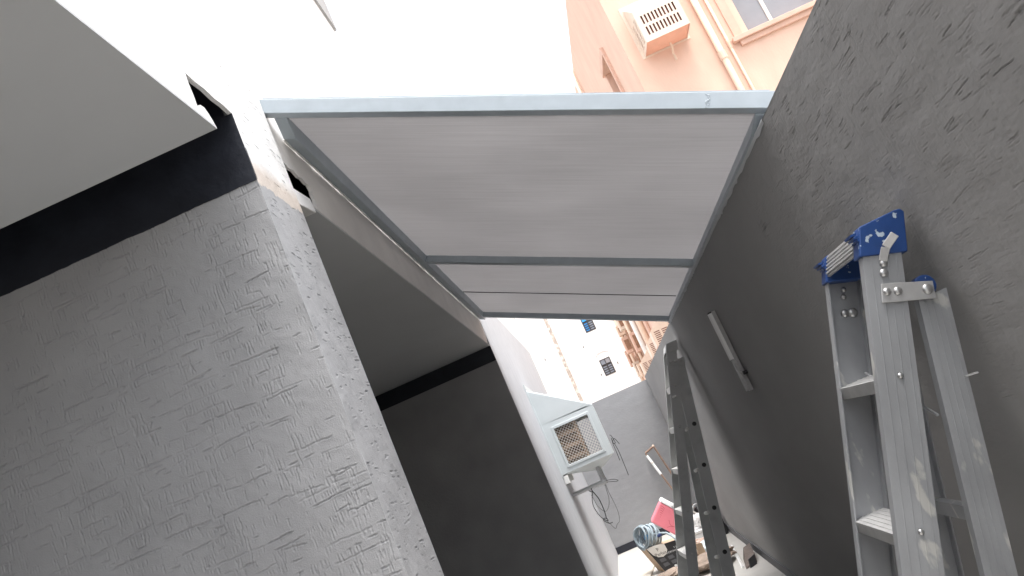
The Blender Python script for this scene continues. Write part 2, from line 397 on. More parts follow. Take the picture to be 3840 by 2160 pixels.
# fascia and upper wall (broken open beside the wing wall)
rag = lambda pts, a=.004: [(y + random.uniform(-a, a), z + random.uniform(-a, a)) for y, z in pts]
random.seed(3)
MB().prism([(-3, 1.255), (2.159, 1.252), (2.15, 1.268), (2.135, 1.285), (2.118, 1.296), (2.095, 1.294), (2.075, 1.283), (2.066, 1.276), (2.068, 1.31), (2.064, 1.35), (2.067, 1.386),
            (2.12, 1.383), (2.18, 1.388), (2.24, 1.383), (2.30, 1.388), (2.3574, 1.384), (2.3574, 3.73), (-3, 3.73)], 'x', -.678, -.6645).build('fascia', M_white, house)
hole = [(2.7465, 1.361), (2.79, 1.376), (2.84, 1.368), (2.89, 1.378), (2.93, 1.365), (2.97, 1.372), (3.01, 1.362), (3.035, 1.368), (3.048, 1.345), (3.036, 1.325), (3.044, 1.305), (3.03, 1.285), (3.02, 1.262), (2.96, 1.252)]
MB().prism(hole + [(7.44, 1.255), (7.5, 1.262), (7.53, 1.30), (7.56, 1.296), (7.575, 1.34), (7.5995, 1.35), (7.5995, 1.9), (2.7465, 1.9)], 'x', -.686, -.674).build('fascia', M_fascia, house)
part('upper_wall', M_white, house, (-.85, -.674, 2.7465, 7.5995, 1.9, 3.73), (-.85, -.674, 7.5995, 13.95, 1.9, 3.73))
MB().hull8([(-.85, 2.75, 1.205), (-.665, 2.75, 1.185), (-.665, 2.95, 1.212), (-.85, 2.95, 1.215), (-.85, 2.75, 1.26), (-.665, 2.75, 1.252), (-.668, 2.95, 1.275), (-.85, 2.95, 1.262)]).build('cornice_block', M_white, house, bevel=.004)
part('soffit', M_soffit, house, (-6, -.6640, -2.6, 2.16, 1.244, 1.2515))
part('wing_wall', M_wallD, house, (-6, XL, -2.95, -2.6, -1.6, 3.73))  # unseen wall behind the camera, added to cut light on the grey front
part('upper_wall', M_white, house, (-.9, -.679, -2.6, 2.3582, 1.9, 3.73))
part('soffit', M_soffit, house, (-6, -.676, 2.95, 7.5995, 1.244, 1.2515))
part('bay_slab', M_black, house, (-6, -.775, -3, 2.366, 1.76, 1.9), (-6, -.775, 2.7465, 7.5995, 1.76, 1.9))  # slab coloured black to stand in for the void's darkness
part('bay_back_wall', M_wallD, house, (-6.2, -6.001, -3, 7.6, -1.6, 1.9))
part('wing_wall', M_wallD, house, (-6, -.676, 7.6, 7.95, -1.6, 1.9))
part('painted_band', M_black, house, (-6, -.672, 7.592, 7.5995, 1.10, 1.2435))
part('side_wall', M_side, house, (-.95, XL, 7.603, 13.95, -1.6, 1.8995))
part('eave', mat('eave_shade_grey', (.36, .36, .36), .8, var=.05), house, (-2.2, -.655, -3, 5.9, 3.7305, 4.4))  # grey puts the shade on this pale overhang into its colour

# boundary wall on the right
bw = thing('boundary_wall', 'tall dark grey scratched plaster boundary wall along the narrow passage', 'wall', (1.0, 5, -1.6))
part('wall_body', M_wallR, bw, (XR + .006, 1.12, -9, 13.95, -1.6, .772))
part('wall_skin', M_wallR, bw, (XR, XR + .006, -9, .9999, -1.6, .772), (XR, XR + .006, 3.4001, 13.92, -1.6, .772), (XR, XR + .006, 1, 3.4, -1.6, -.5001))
st = []
for _ in range(2000):
    y = 2.4 * rng.random() ** 1.2; v = rng.uniform(0, 1.27)
    dn = .3 + .7 * min(1, max(0, (v - .1) / .8))
    if rng.random() < .6:
        ln = rng.choice([rng.uniform(.012, .035), rng.uniform(.035, .1)], p=[.5, .5])
        for q in range(rng.choice([1, 1, 2, 3])):
            st.append((y + rng.uniform(-.015, .03), v + q * rng.uniform(.005, .014), ln * rng.uniform(.7, 1.2), 0, rng.uniform(.0012, .0019), rng.choice([rng.uniform(.0008, .0018), rng.uniform(.0018, .0036)], p=[.6, .4]) * dn))
    else:
        for q in range(rng.integers(1, 4)):
            st.append((y + q * rng.uniform(.01, .03), v + rng.uniform(-.02, .02), rng.uniform(.04, .16), 1, rng.uniform(.0022, .003), rng.uniform(.0003, .001) * dn))
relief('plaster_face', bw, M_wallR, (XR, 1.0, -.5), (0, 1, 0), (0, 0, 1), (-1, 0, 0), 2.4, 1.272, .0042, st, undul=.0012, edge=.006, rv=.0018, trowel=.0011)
part('skirting', M_skirt, bw, (.876, XR - .0005, -3, 13.9, -1.6, -1.505))
# crumbly mortar where the canopy rail is bedded on the wall
m = MB(); pr = []
yy = 2.74
while yy < 7.6:
    a = .002 + .004 * random.random(); b = .002 + .009 * random.random() ** 3
    pr.append([(XR - .002, yy, .772 - .012 - b), (XR - .003 - a * .5, yy, .772 - .004), (XR - .002, yy, .772 + a * .5), (XR + .05, yy, .775 + a * .5), (XR + .05, yy, .74)])
    yy += random.uniform(.025, .07)
for p, q in zip(pr[:-1], pr[1:]):
    for k in range(4): m.add([p[k], p[k + 1], q[k + 1], q[k]], [(0, 1, 2, 3)])
m.build('mortar_bed', M_side, bw)

# wall closing the passage
ew = thing('end_wall', 'light grey plaster wall closing the passage, black skirting at its foot', 'wall', (.1, 14.0, -1.6))
part('wall_body', M_wallE, ew, (XL + .002, XR + .005, 13.921, 14.1, -1.6, .722))
part('skirting', M_black, ew, (XL + .003, .8755, 13.905, 13.9205, -1.6, -1.492))

# ------------------------------------------------------------------ canopy
SL = math.atan(.4797); sx_, sz_ = math.cos(SL), -math.sin(SL); nx_, nz_ = math.sin(SL), math.cos(SL)
def cp(a, b, y):   # a metres down the slope, b metres square to it, from the left rail's outer lower corner
    return (-.668 + a * sx_ + b * nx_, y, 1.515 + a * sz_ + b * nz_)
def cbar(a0, a1, b0, b1, y0, y1):
    return MB().hull8([cp(a0, b0, y0), cp(a1, b0, y0), cp(a1, b0, y1), cp(a0, b0, y1), cp(a0, b1, y0), cp(a1, b1, y0), cp(a1, b1, y1), cp(a0, b1, y1)])
can = thing('canopy', 'sloping canopy of grey translucent sheet in a pale grey steel frame over the passage', 'canopy', (.1, 5.1, 1.1))
W = 1.735
def mitre(a0, a1, y1):      # square tube whose near end is cut back under the front bar
    m = MB(); ys = [(2.799, .0415), (2.90, 0), (y1, 0)]
    vs = []
    for y, b in ys: vs += [cp(a0, b, y), cp(a1, b, y), cp(a1, .05, y), cp(a0, .05, y)]
    fs = [(0, 1, 2, 3), (8, 9, 10, 11)]
    for k in (0, 4): fs += [(k + i, k + (i + 1) % 4, k + 4 + (i + 1) % 4, k + 4 + i) for i in range(4)]
    return m.add(vs, fs)
mitre(0, .05, 7.66).build('side_rail', M_steel, can, bevel=.003)
mitre(W - .022, W + .03, 7.6).build('side_rail', M_steel, can, bevel=.003)
fbm = MB(); fbm.hull8([cp(-.036, .042, 2.748), cp(W + .045, .046, 2.748), cp(W + .045, .046, 2.798), cp(-.036, .042, 2.798), cp(-.04, .096, 2.748), cp(W + .045, .107, 2.748), cp(W + .045, .107, 2.798), cp(-.04, .096, 2.798)])
fb = fbm.build('front_bar', M_steel, can, bevel=.002)
cbar(.051, W - .023, .004, .049, 5.13, 5.19).build('cross_bar', M_steel, can, bevel=.003)
cbar(.051, W - .023, .004, .049, 7.5, 7.56).build('end_bar', M_steel, can, bevel=.003)
for y0, y1 in ((2.80, 5.158), (5.162, 6.46), (6.468, 7.6)):
    cbar(.012, W - .01, .051, .0555, y0, y1).build('sheet', M_sheet, can)
cbar(.03, W - .03, .0465, .0508, 6.456, 6.472).build('seam_strip', M_dk, can)
MB().hull8([cp(-.03, .0965, 2.752), cp(W + .02, .1073, 2.752), cp(W + .02, .1073, 2.81), cp(-.03, .0965, 2.81), cp(-.03, .101, 2.752), cp(W + .02, .112, 2.752), cp(W + .02, .112, 2.81), cp(-.03, .101, 2.81)]).build('cover_strip', M_steel, can)
m = MB()
for k in range(14):
    a = 1.55 + random.uniform(-.006, .006); b = .045 + k * .0036
    m.dome(cp(a, b + .004, 2.7475), (0, -1, 0), random.uniform(.002, .0045), .002, 6)
m.build('weld_bead', M_steel, fb, smooth=True)
MB().tube([(-.668 + random.uniform(-.001, .0015), y, 1.509 + random.uniform(-.0015, .0015)) for y in np.arange(2.9, 7.62, .045)], .005, 6).build('sealant_line', M_pvcw, can, smooth=True)

# ------------------------------------------------------------------ air conditioner covers
def ac_cover(name, label, group, O, U, Pd, Wd, pr, z0, z1, z2, side, front, mshell, mtray, msl, bevel=0, wire=None, flange=.06):
    O = np.array(O, float); U = np.array(U, float); Pd = np.array(Pd, float)
    pt = lambda u, p, z: tuple(O + U * u + Pd * p + np.array([0, 0, z]))
    t = thing(name, label, 'AC cover', pt(Wd / 2, 0, z0 - .12), group)
    m = MB()
    def holes(sp, lo_u, hi_u, lo_v, hi_v):
        us, vs, hl = [lo_u], [lo_v], []
        if sp:
            if sp[0] == 'win':
                us += [sp[1], sp[2]]; vs += [sp[3], sp[4]]; hl = [(1, 1)]
            else:           # ('slots', u0, u1, nu, gapu, v0, v1, nv, gapv)
                _, u0, u1, nu_, gu, v0, v1, nv_, gv = sp
                du = (u1 - u0 + gu) / nu_; dv = (v1 - v0 + gv) / nv_
                for i in range(nu_): us += [u0 + i * du, u0 + i * du + du - gu]
                for j in range(nv_): vs += [v0 + j * dv, v0 + j * dv + dv - gv]
                hl = [(2 * i + 1, 2 * j + 1) for i in range(nu_) for j in range(nv_)]
        us.append(hi_u); vs.append(hi_v); return us, vs, hl
    for u, sgn in ((0, 1), (Wd, -1)):
        us, vs, hl = holes(side, 0, pr, z0, z2)
        m.gridplate(us, vs, hl, lambda a, b, d, u=u, sgn=sgn: pt(u + sgn * d, a, b), .014, back=False)
        m.add([pt(u, 0, z2), pt(u, pr, z2), pt(u, 0, z1)], [(0, 1, 2)])
    us, vs, hl = holes(front, 0, Wd, z0, z2)
    m.gridplate(us, vs, hl, lambda a, b, d: pt(a, pr - d, b), .014, back=False)
    m.add([pt(0, 0, z1), pt(Wd, 0, z1), pt(Wd, pr, z2), pt(0, pr, z2)], [(0, 1, 2, 3)])
    sh = m.build('shell', mshell, t, merge=True, bevel=bevel)
    m = MB()
    ap = [pt(Wd * .45, pr * .56, z0 - .1), pt(Wd * .55, pr * .56, z0 - .1), pt(Wd * .55, pr * .7, z0 - .1), pt(Wd * .45, pr * .7, z0 - .1)]
    bs = [pt(0.003, 0.003, z0), pt(Wd - .003, .003, z0), pt(Wd - .003, pr - .003, z0), pt(.003, pr - .003, z0)]
    if bevel:
        m.add(bs + ap, [(0, 1, 5, 4), (1, 2, 6, 5), (2, 3, 7, 6), (3, 0, 4, 7), (7, 6, 5, 4)])
    else:
        m.add([pt(.003, .003, z0 + .02), pt(Wd - .003, .003, z0 + .02), pt(Wd - .003, pr - .01, z0 + .02), pt(.003, pr - .01, z0 + .02), pt(Wd * .5, pr * .35, z0 - .05)],
              [(0, 1, 4), (1, 2, 4), (2, 3, 4), (3, 0, 4)])
    m.build('drip_tray', mtray, t)
    m = MB(); a = flange
    corners = [(-a, 0, z0 - .02), (Wd + a, 0, z0 - .02), (Wd + a, .012, z0 - .02), (-a, .012, z0 - .02), (-a, 0, z1 + .06), (Wd + a, 0, z1 + .06), (Wd + a, .012, z1 + .06), (-a, .012, z1 + .06)]
    m.hull8([pt(*c) for c in corners]); m.build('flange', mshell, t)
    m = MB()
    q = [(.02, .02, z0 + .06), (Wd - .02, .02, z0 + .06), (Wd - .02, pr - .05, z0 + .06), (.02, pr - .05, z0 + .06)]
    if msl: m.hull8([pt(*c) for c in q] + [pt(c[0], c[1], z2 - .03) for c in q]); m.build('cooling_unit', msl, t)  # dark fill behind the slots, their shade put into its colour
    return t, pt

# fibreglass cover hung on the house wall, mesh window facing the camera side
acH, ptH = ac_cover('air_conditioner_cover', 'pale grey fibreglass window cooler cover with wire mesh panel on house wall', None,
                    (XL, 9.44, 0), (0, 1, 0), (1, 0, 0), .86, .622, -.092, .92, .49, ('win', .122, .522, -.016, .40), None, M_fib, M_fib, None, bevel=.022, flange=.035)
# raised moulding round the mesh window
m = MB()
for (p0, p1, a0, a1) in ((.095, .122, -.045, .43), (.522, .549, -.045, .43), (.1222, .5218, -.045, -.016), (.1222, .5218, .40, .43)):
    m.box(XL + p0, XL + p1, 9.43, 9.4397, a0, a1)
m.build('window_moulding', M_fib, acH, bevel=.004)
m = MB(); s_ = .0262; y_ = 9.447
cw, chh = .40, .416
k = -60
for d in range(-40, 41):
    for sg in (1, -1):
        # line z = sg*x*1.05 + d*s
        pts = []
        for i in range(0, 101):
            x = cw * i / 100; z = sg * x * 1.05 + d * s_ * 1.5
            if -.001 <= z <= chh + .001: pts.append((x, z))
        if len(pts) > 2:
            a, b = pts[0], pts[-1]
            m.tube([(XL + .122 + a[0], y_ + .002 * sg, -.016 + a[1]), (XL + .122 + b[0], y_ + .002 * sg, -.016 + b[1])], .0021, 4)
m.build('mesh_guard', M_wire, acH)
m = MB(); m.box(XL + .015, XL + .36, 9.53, 10.2, -.06, .43)
cu = m.build('cooling_unit', M_coil, acH)
for z in (.02, .15, .29): part('unit_slat', M_brownslat, cu, (XL + .03, XL + .35, 9.50, 9.5295, z, z + .035))
part('unit_post', M_brownslat, cu, (XL + .34, XL + .368, 9.495, 9.5295, -.06, .43))
# drain pipes under the cover
for k, (dy, xe) in enumerate(((.30, -.29), (.52, -.25))):
    yb = 9.44 + dy
    p = MB().tube([(xe - .03 * k, yb, -.16), (xe - .03 * k, yb, -.30)], .022, 12).tube([(xe - .03 * k, yb, -.30), (xe - .03 * k, yb, -.345)], .028, 12)
    p.tube([(xe - .03 * k + .03, yb, -.345), (xe - .07, yb, -.345)], .028, 12).tube([(xe - .06, yb, -.345), (XL + .002, yb, -.345)], .021, 12)
    p.build('drain_pipe', M_pvc, acH, smooth=False, bevel=.002)
part('wall_bracket', M_pvcw, acH, (XL + .0015, XL + .06, 9.44, 9.49, -.2, -.1125), bevel=.004)
part('wall_bracket', M_pvcw, acH, (XL + .0015, XL + .06, 10.24, 10.29, -.2, -.1125), bevel=.004)

def smooth_path(pts, n=6):
    P = [Vector(p) for p in pts]; out = []
    for i in range(len(P) - 1):
        p0, p1, p2, p3 = P[max(0, i - 1)], P[i], P[i + 1], P[min(len(P) - 1, i + 2)]
        for k in range(n):
            t = k / n
            out.append(.5 * ((2 * p1) + (p2 - p0) * t + (2 * p0 - 5 * p1 + 4 * p2 - p3) * t * t + (3 * p1 - p0 - 3 * p2 + p3) * t ** 3))
    return out + [P[-1]]
Z2 = lambda x, y: (1940 + x / 2.4982, 1420 + y / 2.4982)
def cable(pts, Y, r): return MB().tube(smooth_path([onY(*Z2(*p), Y) for p in pts]), r, 6)
m = cable([(655, 1030), (680, 1055), (705, 1065), (700, 1110), (712, 1190), (760, 1270), (812, 1318), (850, 1330), (838, 1310), (815, 1308), (808, 1325), (835, 1345), (865, 1355), (893, 1345)], 9.73, .0045)
m2 = cable([(690, 1015), (698, 1045), (720, 1072), (760, 1120), (795, 1190), (822, 1260), (835, 1315)], 9.725, .0055); m.add(m2.v, m2.f)
tag(m.build('cable', M_cable, None, smooth=True), 'knotted loop of black cable hanging from the cooler drain pipe', 'cable')
m = cable([(815, 960), (825, 985), (835, 1010), (860, 1070), (895, 1140), (925, 1200), (950, 1270), (956, 1335), (935, 1365), (925, 1403), (900, 1390), (870, 1360), (840, 1335)], 9.78, .003)
m2 = cable([(825, 1000), (840, 1060), (857, 1120), (857, 1185), (835, 1240), (800, 1235), (750, 1190), (715, 1130), (690, 1085)], 9.79, .003); m.add(m2.v, m2.f)
m2 = cable([(815, 965), (850, 950), (905, 942), (943, 952), (925, 963), (870, 965), (825, 975), (812, 990), (828, 1000)], 9.775, .004); m.add(m2.v, m2.f)
tag(m.build('cable', M_cableg, None, smooth=True), 'thin grey cord tied in a bow and looping below the drain elbow', 'cable')
m = cable([(862, 527), (880, 535), (905, 575), (918, 600), (905, 608), (893, 590), (905, 560), (925, 575), (957, 612)], 9.9, .004)
m2 = cable([(880, 555), (900, 620), (930, 690), (960, 765)], 9.9, .004); m.add(m2.v, m2.f)
m2 = cable([(905, 600), (950, 680), (1000, 800), (1042, 905)], 9.905, .004); m.add(m2.v, m2.f)
tag(m.build('cable', M_cable, None, smooth=True), 'short black cable ends hanging off the front edge of the cooler cover', 'cable')

# ------------------------------------------------------------------ stepladders
def ladder(name, label, Yn, wt, wb, xf0, zf0, sf, web, xb0, zb0, sb, wbk, steps, ztop, mr, mstep, cap, near, xs=0):
    t = thing(name, label, 'ladder', ((xf0 + sf * (-1.6 - zf0)) + .15, Yn + .2, -1.6))
    Xf = lambda z: xf0 + sf * (z - zf0)
    Xb = lambda z: xb0 + sb * (z - zb0)
    dxs = lambda z: xs * (ztop - z) / (ztop + 1.6)
    fl = .032 if near else .03; th = .0035
    Yfar = lambda z: Yn + wt + (wb - wt) * (ztop - z) / (ztop + 1.6)
    def rail(Xe, wd, z0, z1, ys, inward, nm, far=False):
        # C channel: web plate + two flanges, each end cut level
        m = MB(); X0 = Xe
        if far: Xe = lambda z: X0(z) - dxs(z)
        def plate(xa, xb_, ya, yb):
            y0a, y0b = ys(z0) + inward * ya, ys(z0) + inward * yb; y1a, y1b = ys(z1) + inward * ya, ys(z1) + inward * yb
            m.hull8([(Xe(z0) + xa, y0a, z0), (Xe(z0) + xb_, y0a, z0), (Xe(z0) + xb_, y0b, z0), (Xe(z0) + xa, y0b, z0),
                     (Xe(z1) + xa, y1a, z1), (Xe(z1) + xb_, y1a, z1), (Xe(z1) + xb_, y1b, z1), (Xe(z1) + xa, y1b, z1)])
        plate(0, wd, 0, th); plate(0, .005, th, fl); plate(wd - .005, wd, th, fl)
        if near:
            for fr in (.2, .42, .62, .84): plate(wd * fr, wd * fr + .003, -.0012, 0)
        return m.build(nm, mr, t, bevel=.0012 if near else 0)
    yn = lambda z: Yn
    r1 = rail(Xf, web, -1.6, ztop - .055, yn, 1, 'front_rail')
    r2 = rail(Xf, web, -1.6, ztop - .055, Yfar, -1, 'front_rail', True)
    zb1 = zb0
    ynb = lambda z: Yn + .012
    yfb = lambda z: Yfar(z) - .012
    b1 = rail(Xb, wbk, -1.6, zb1, ynb, 1, 'back_rail'); b2 = rail(Xb, wbk, -1.6, zb1, yfb, -1, 'back_rail', True)
    for k, z in enumerate(steps):
        x = Xf(z); d = web * .93; ya, yb = Yn + .004, Yfar(z) - .004
        m = MB(); sh_ = dxs(z)
        def sbar(x0, x1, z0, z1): m.hull8([(x0, ya, z0), (x1, ya, z0), (x1 - sh_, yb, z0), (x0 - sh_, yb, z0), (x0, ya, z1), (x1, ya, z1), (x1 - sh_, yb, z1), (x0 - sh_, yb, z1)])
        sbar(x + .001, x + d, z - .004, z); sbar(x + .001, x + .005, z - (.032 if near else .05), z - .004); sbar(x + d - .004, x + d, z - .025, z - .004)
        for q in range(5): sbar(x + .012 + q * .016, x + .016 + q * .016, z, z + .0016)
        m.build('step', mstep, t, bevel=.0008)
        m = MB()
        m.dome((x + web * .52, Yn - .0015, z - .012), (0, -1, 0), .0075 if near else .012, .005, 10)
        m.build('rivet', M_rivet, r1, smooth=True)
        m = MB()
        for dz in (0, -.018): m.dome((x - .001 + sf * dz, Yn + .02, z - .01 + dz), (-1, 0, .3), .004, .003, 6)
        if near: m.build('rivet', M_rivet, r1, smooth=True)
    # hinge bracket plate
    return t, Xf, Xb, Yfar, r1, b1

# near ladder, leaning half folded against the boundary wall
t, Xf, Xb, Yfar, r1, b1 = ladder('stepladder', 'silver aluminium stepladder with blue plastic caps and paint splashes, leaning on boundary wall', 2.075, .372, .385, .726, .158, .378, .098,
                                 .802, .02, .272, .072, (-.111, -.442, -.773, -1.104, -1.435), .225, M_alu, M_aluL, None, True)
Yn = 2.075
for ya, yb in ((Yn - .006, Yn + .05), (Yfar(.2) - .05, Yfar(.2) + .006)):
    MB().prism([(.722, .168), (.829, .134), (.868, .226), (.862, .236), (.848, .238), (.755, .235)], 'y', ya, yb).build('end_cap', M_blue, t, bevel=.003)
m = MB()
for q in range(6): m.box(.7500 - .004 - q * .001, .7535 - q * .0055, Yn - .004, Yn + .048, .1775 + q * .0085, .183 + q * .0085)
m.build('cap_ribs', M_blue, t)
m = MB()
for q in range(6): m.box(.7500 - .004 - q * .001, .7535 - q * .0055, Yfar(.2) - .048, Yfar(.2) + .008, .1775 + q * .0085, .183 + q * .0085)
m.build('cap_ribs', M_blue, t)
MB().prism([(.732, .18), (.74, .178), (.764, .228), (.862, .228), (.862, .234), (.758, .234)], 'y', Yn + .05, Yfar(.2) - .05).build('top_tread', M_aluL, t, bevel=.001)
m = MB()
for q in range(5): m.hull8([(.734 + q * .0052, Yn + .05, .187 + q * .0094), (.731 + q * .0052, Yn + .05, .189 + q * .0094), (.731 + q * .0052, Yfar(.2) - .05, .189 + q * .0094), (.734 + q * .0052, Yfar(.2) - .05, .187 + q * .0094),
                            (.736 + q * .0052, Yn + .05, .191 + q * .0094), (.733 + q * .0052, Yn + .05, .193 + q * .0094), (.733 + q * .0052, Yfar(.2) - .05, .193 + q * .0094), (.736 + q * .0052, Yfar(.2) - .05, .191 + q * .0094)])
m.build('tread_ribs', M_aluL, t)
yb_ = Yn - .004
bk = MB().prism([(.716, .047), (.735, .089), (.766, .078), (.845, .047), (.832, .007)], 'y', yb_ - .005, yb_).build('hinge_plate', M_aluL, t, bevel=.001)
Pn = lambda x, y, Y=Yn: onY(2900 + x / 1.932, 700 + y / 1.932, Y)
for (x, y, r) in ((805, 550, .0145), (808, 620, .0155), (825, 760, .0145), (903, 755, .0155), (1120, 740, .019)):
    c = Pn(x, y, Yn - .01); MB().dome((c[0], yb_ - (.0052 if y > 700 else -.0015), c[2]), (0, -1, 0), r * .68, .006, 14).build('bolt', M_rivet, t, smooth=True)
for (x, y, r) in ((505, 750, .008), (505, 800, .008), (575, 915, .014), (515, 920, .012)):
    c = onY(2900 + x / 1.932, 700 + y / 1.932, Yfar(0)); MB().dome((c[0], Yfar(c[2]) - .004, c[2]), (0, -1, 0), r, .008, 10).build('bolt', M_rivet, t, smooth=True)
# latch strip over the cap
a, b, c = Pn(868, 352, Yn - .012), Pn(812, 440, Yn - .012), Pn(800, 535, Yn - .012)
m = MB(); wv_ = .0105
def strip(p, q, yo0, yo1):
    d = Vector((q[0] - p[0], 0, q[2] - p[2])).normalized(); nn = Vector((d.z, 0, -d.x)) * wv_
    m.hull8([(p[0] - nn.x, yo0, p[2] - nn.z), (p[0] + nn.x, yo0, p[2] + nn.z), (p[0] + nn.x, yo0 + .004, p[2] + nn.z), (p[0] - nn.x, yo0 + .004, p[2] - nn.z),
             (q[0] - nn.x, yo1, q[2] - nn.z), (q[0] + nn.x, yo1, q[2] + nn.z), (q[0] + nn.x, yo1 + .004, q[2] + nn.z), (q[0] - nn.x, yo1 + .004, q[2] - nn.z)])
strip(a, b, Yn - .028, Yn - .016); strip(b, c, Yn - .016, Yn - .008)
m.build('latch_strip', M_aluL, t, bevel=.003)
pc = Pn(1108, 712, Yn)
m = MB().tube([(pc[0], Yn + .006, pc[2]), (pc[0], Yn + .04, pc[2])], .0265, 20); m.build('back_cap', M_blue, t, bevel=.003)
zc = -.455
part('cross_brace', M_alu, t, (Xb(zc) + .01, Xb(zc) + .014, Yn + .016, Yfar(zc) - .016, zc - .035, zc), (Xb(zc) + .01, Xb(zc) + .03, Yn + .016, Yfar(zc) - .016, zc - .0005, zc + .002))
part('cross_brace', M_alu, t, (Xb(-1.2) + .01, Xb(-1.2) + .014, Yn + .016, Yfar(-1.2) - .016, -1.235, -1.2))
MB().tube([(Xf(-.11) + .085, Yfar(-.1) - .02, -.10), (Xb(-.36) + .02, Yn + .03, -.24)], .004, 6).build('spreader_bar', M_alu, t)
MB().hull8([(Xb(-.17) + .06, Yn + .006, -.185), (Xb(-.17) + .088, Yn + .002, -.188), (Xb(-.17) + .088, Yn + .03, -.188), (Xb(-.17) + .06, Yn + .03, -.185),
            (Xb(-.17) + .06, Yn + .006, -.182), (Xb(-.17) + .088, Yn + .002, -.1835), (Xb(-.17) + .088, Yn + .03, -.1835), (Xb(-.17) + .06, Yn + .03, -.182)]).build('bent_tab', M_aluL, t)
# rag or putty lump stuck on the far rail
random.seed(11)

# far ladder
t2, Xf2, Xb2, Yf2, r21, b21 = ladder('stepladder', 'dull dark grey metal stepladder leaning on boundary wall near cluttered passage end', 7.5, .40, .62, .758, .581, .358, .096,
                                     .757, .44, .215, .104, (.25, -.083, -.416, -.75, -1.083, -1.416), .6, M_aluD, M_pvcw, None, False, .06)  # white step material stands in for sky light on the treads
MB().prism([(.738, .53), (.838, .51), (.868, .585), (.862, .60), (.77, .60)], 'y', 7.49, 7.54).build('end_cap', M_aluD, t2, bevel=.004)
MB().prism([(.738, .53), (.838, .51), (.868, .585), (.862, .60), (.77, .60)], 'y', 7.85, 7.905).build('end_cap', M_fixt, t2, bevel=.004)
MB().prism([(.745, .545), (.752, .542), (.775, .59), (.862, .59), (.862, .597), (.768, .597)], 'y', 7.54, 7.85).build('top_tread', M_aluD, t2)
MB().prism([(.695, .425), (.715, .475), (.862, .425), (.845, .37)], 'y', 7.484, 7.493).build('hinge_plate', M_aluD, t2)
for x, z in ((.735, .44), (.775, .428), (.825, .41)): MB().dome((x, 7.4835, z), (0, -1, 0), .013, .008, 8).build('bolt', M_rivet, t2, smooth=True)
for z in (-.123, -.469, -.823, -1.18):
    x = Xb2(z) + .06
    m = MB(); o_ = 7.5
    m.tube([(x, 7.53, z), (x, Yf2(z) - .03, z)], .018, 10)
    rg = m.build('rung', M_pvcw, t2, smooth=True)
    # dark disc painting in the shaded bore of the open tube end
    MB().tube([(x, 7.506, z), (x, 7.513, z)], .019, 12).build('rung_bore_shade', M_dk, t2)
    MB().tube([(x - .062, 7.508, z - .015), (x - .085, 7.56, z - .02)], .015, 8).build('rung_clip', M_pvcw, t2, smooth=True)
MB().tube([(.62, 7.494, .15), (.655, 7.494, .152)], .01, 8).build('latch_pin', M_pvcw, t2)

# ------------------------------------------------------------------ strip light on the boundary wall
lt = thing('strip_light', 'narrow white tube light fixed upright on boundary wall, unlit', 'light', (XR, 5.22, -.04))
part('back_box', M_fixt, lt, (XR - .024, XR - .0005, 5.205, 5.25, -.04, .485), bevel=.002)
MB().prism([(XR - .0245, 5.203), (XR - .042, 5.207), (XR - .05, 5.227), (XR - .042, 5.248), (XR - .0245, 5.252)], 'z', .17, .478).build('diffuser', M_lens, lt, bevel=.002)
MB().prism([(XR - .0245, 5.204), (XR - .038, 5.207), (XR - .04, 5.247), (XR - .0245, 5.251)], 'z', -.035, .168).build('ballast_cover', M_fixt, lt, bevel=.003)
m = MB()
for z in np.arange(-.03, .16, .019): m.box(XR - .0405, XR - .037, 5.208 + .01 * (int(z * 100) % 2), 5.236, z, z + .008)
m.build('foil_ridges', M_fixt, lt)
for (y0, y1, z0, z1, nm) in ((5.15, 5.2, .075, .088, 'end_clip'), (5.253, 5.275, .06, .075, 'end_clip')): part(nm, M_fixt, lt, (XR - .03, XR - .012, y0, y1, z0, z1), bevel=.002)
part('end_clip', M_dk, lt, (XR - .046, XR - .0245, 5.208, 5.247, .4785, .486))
MB().tube([(XR - .001, 5.14, .07), (XR - .026, 5.14, .07)], .012, 10).build('cable_gland', M_dk, lt)

# ------------------------------------------------------------------ clutter at the passage end
ZC = lambda x, y: (2300 + x / 3.813, 1780 + y / 3.813)
# crushed cookware carton
cb = thing('cookware_carton', 'crushed black printed cookware carton with cream round label under the hose', 'box', (.05, 10.7, -1.6))
F = [(-.08, -1.598), (.27, -1.598), (.195, -1.315), (-.178, -1.29)]
MB().hull8([(F[0][0], 10.56, F[0][1]), (F[1][0], 10.52, F[1][1]), (F[1][0] + .02, 10.8, F[1][1]), (F[0][0] - .07, 10.84, F[0][1]),
            (F[3][0], 10.58, F[3][1]), (F[2][0], 10.54, F[2][1]), (F[2][0], 10.8, F[2][1]), (F[3][0] - .07, 10.86, F[3][1])]).build('carton_body', M_carton, cb)
fr = lambda u, v, d=0: tuple(Vector((F[0][0], 10.56, F[0][1])) * (1 - u) * (1 - v) + Vector((F[1][0], 10.52, F[1][1])) * u * (1 - v) + Vector((F[2][0], 10.54, F[2][1])) * u * v + Vector((F[3][0], 10.58, F[3][1])) * (1 - u) * v + Vector((0, -d, 0)))
def onface(name, poly, mt, d, parent):
    m = MB(); n_ = len(poly); m.add([fr(u, v, d) for u, v in poly] + [fr(u, v, d - .002) for u, v in poly], [tuple(range(n_)), tuple(range(2 * n_ - 1, n_ - 1, -1))] + [(i, i + n_, (i + 1) % n_ + n_, (i + 1) % n_) for i in range(n_)])
    return m.build(name, mt, parent)
pf = onface('printed_front', [(.005, .005), (.995, .005), (.995, .995), (.005, .995)], M_boxblk, .003, cb)
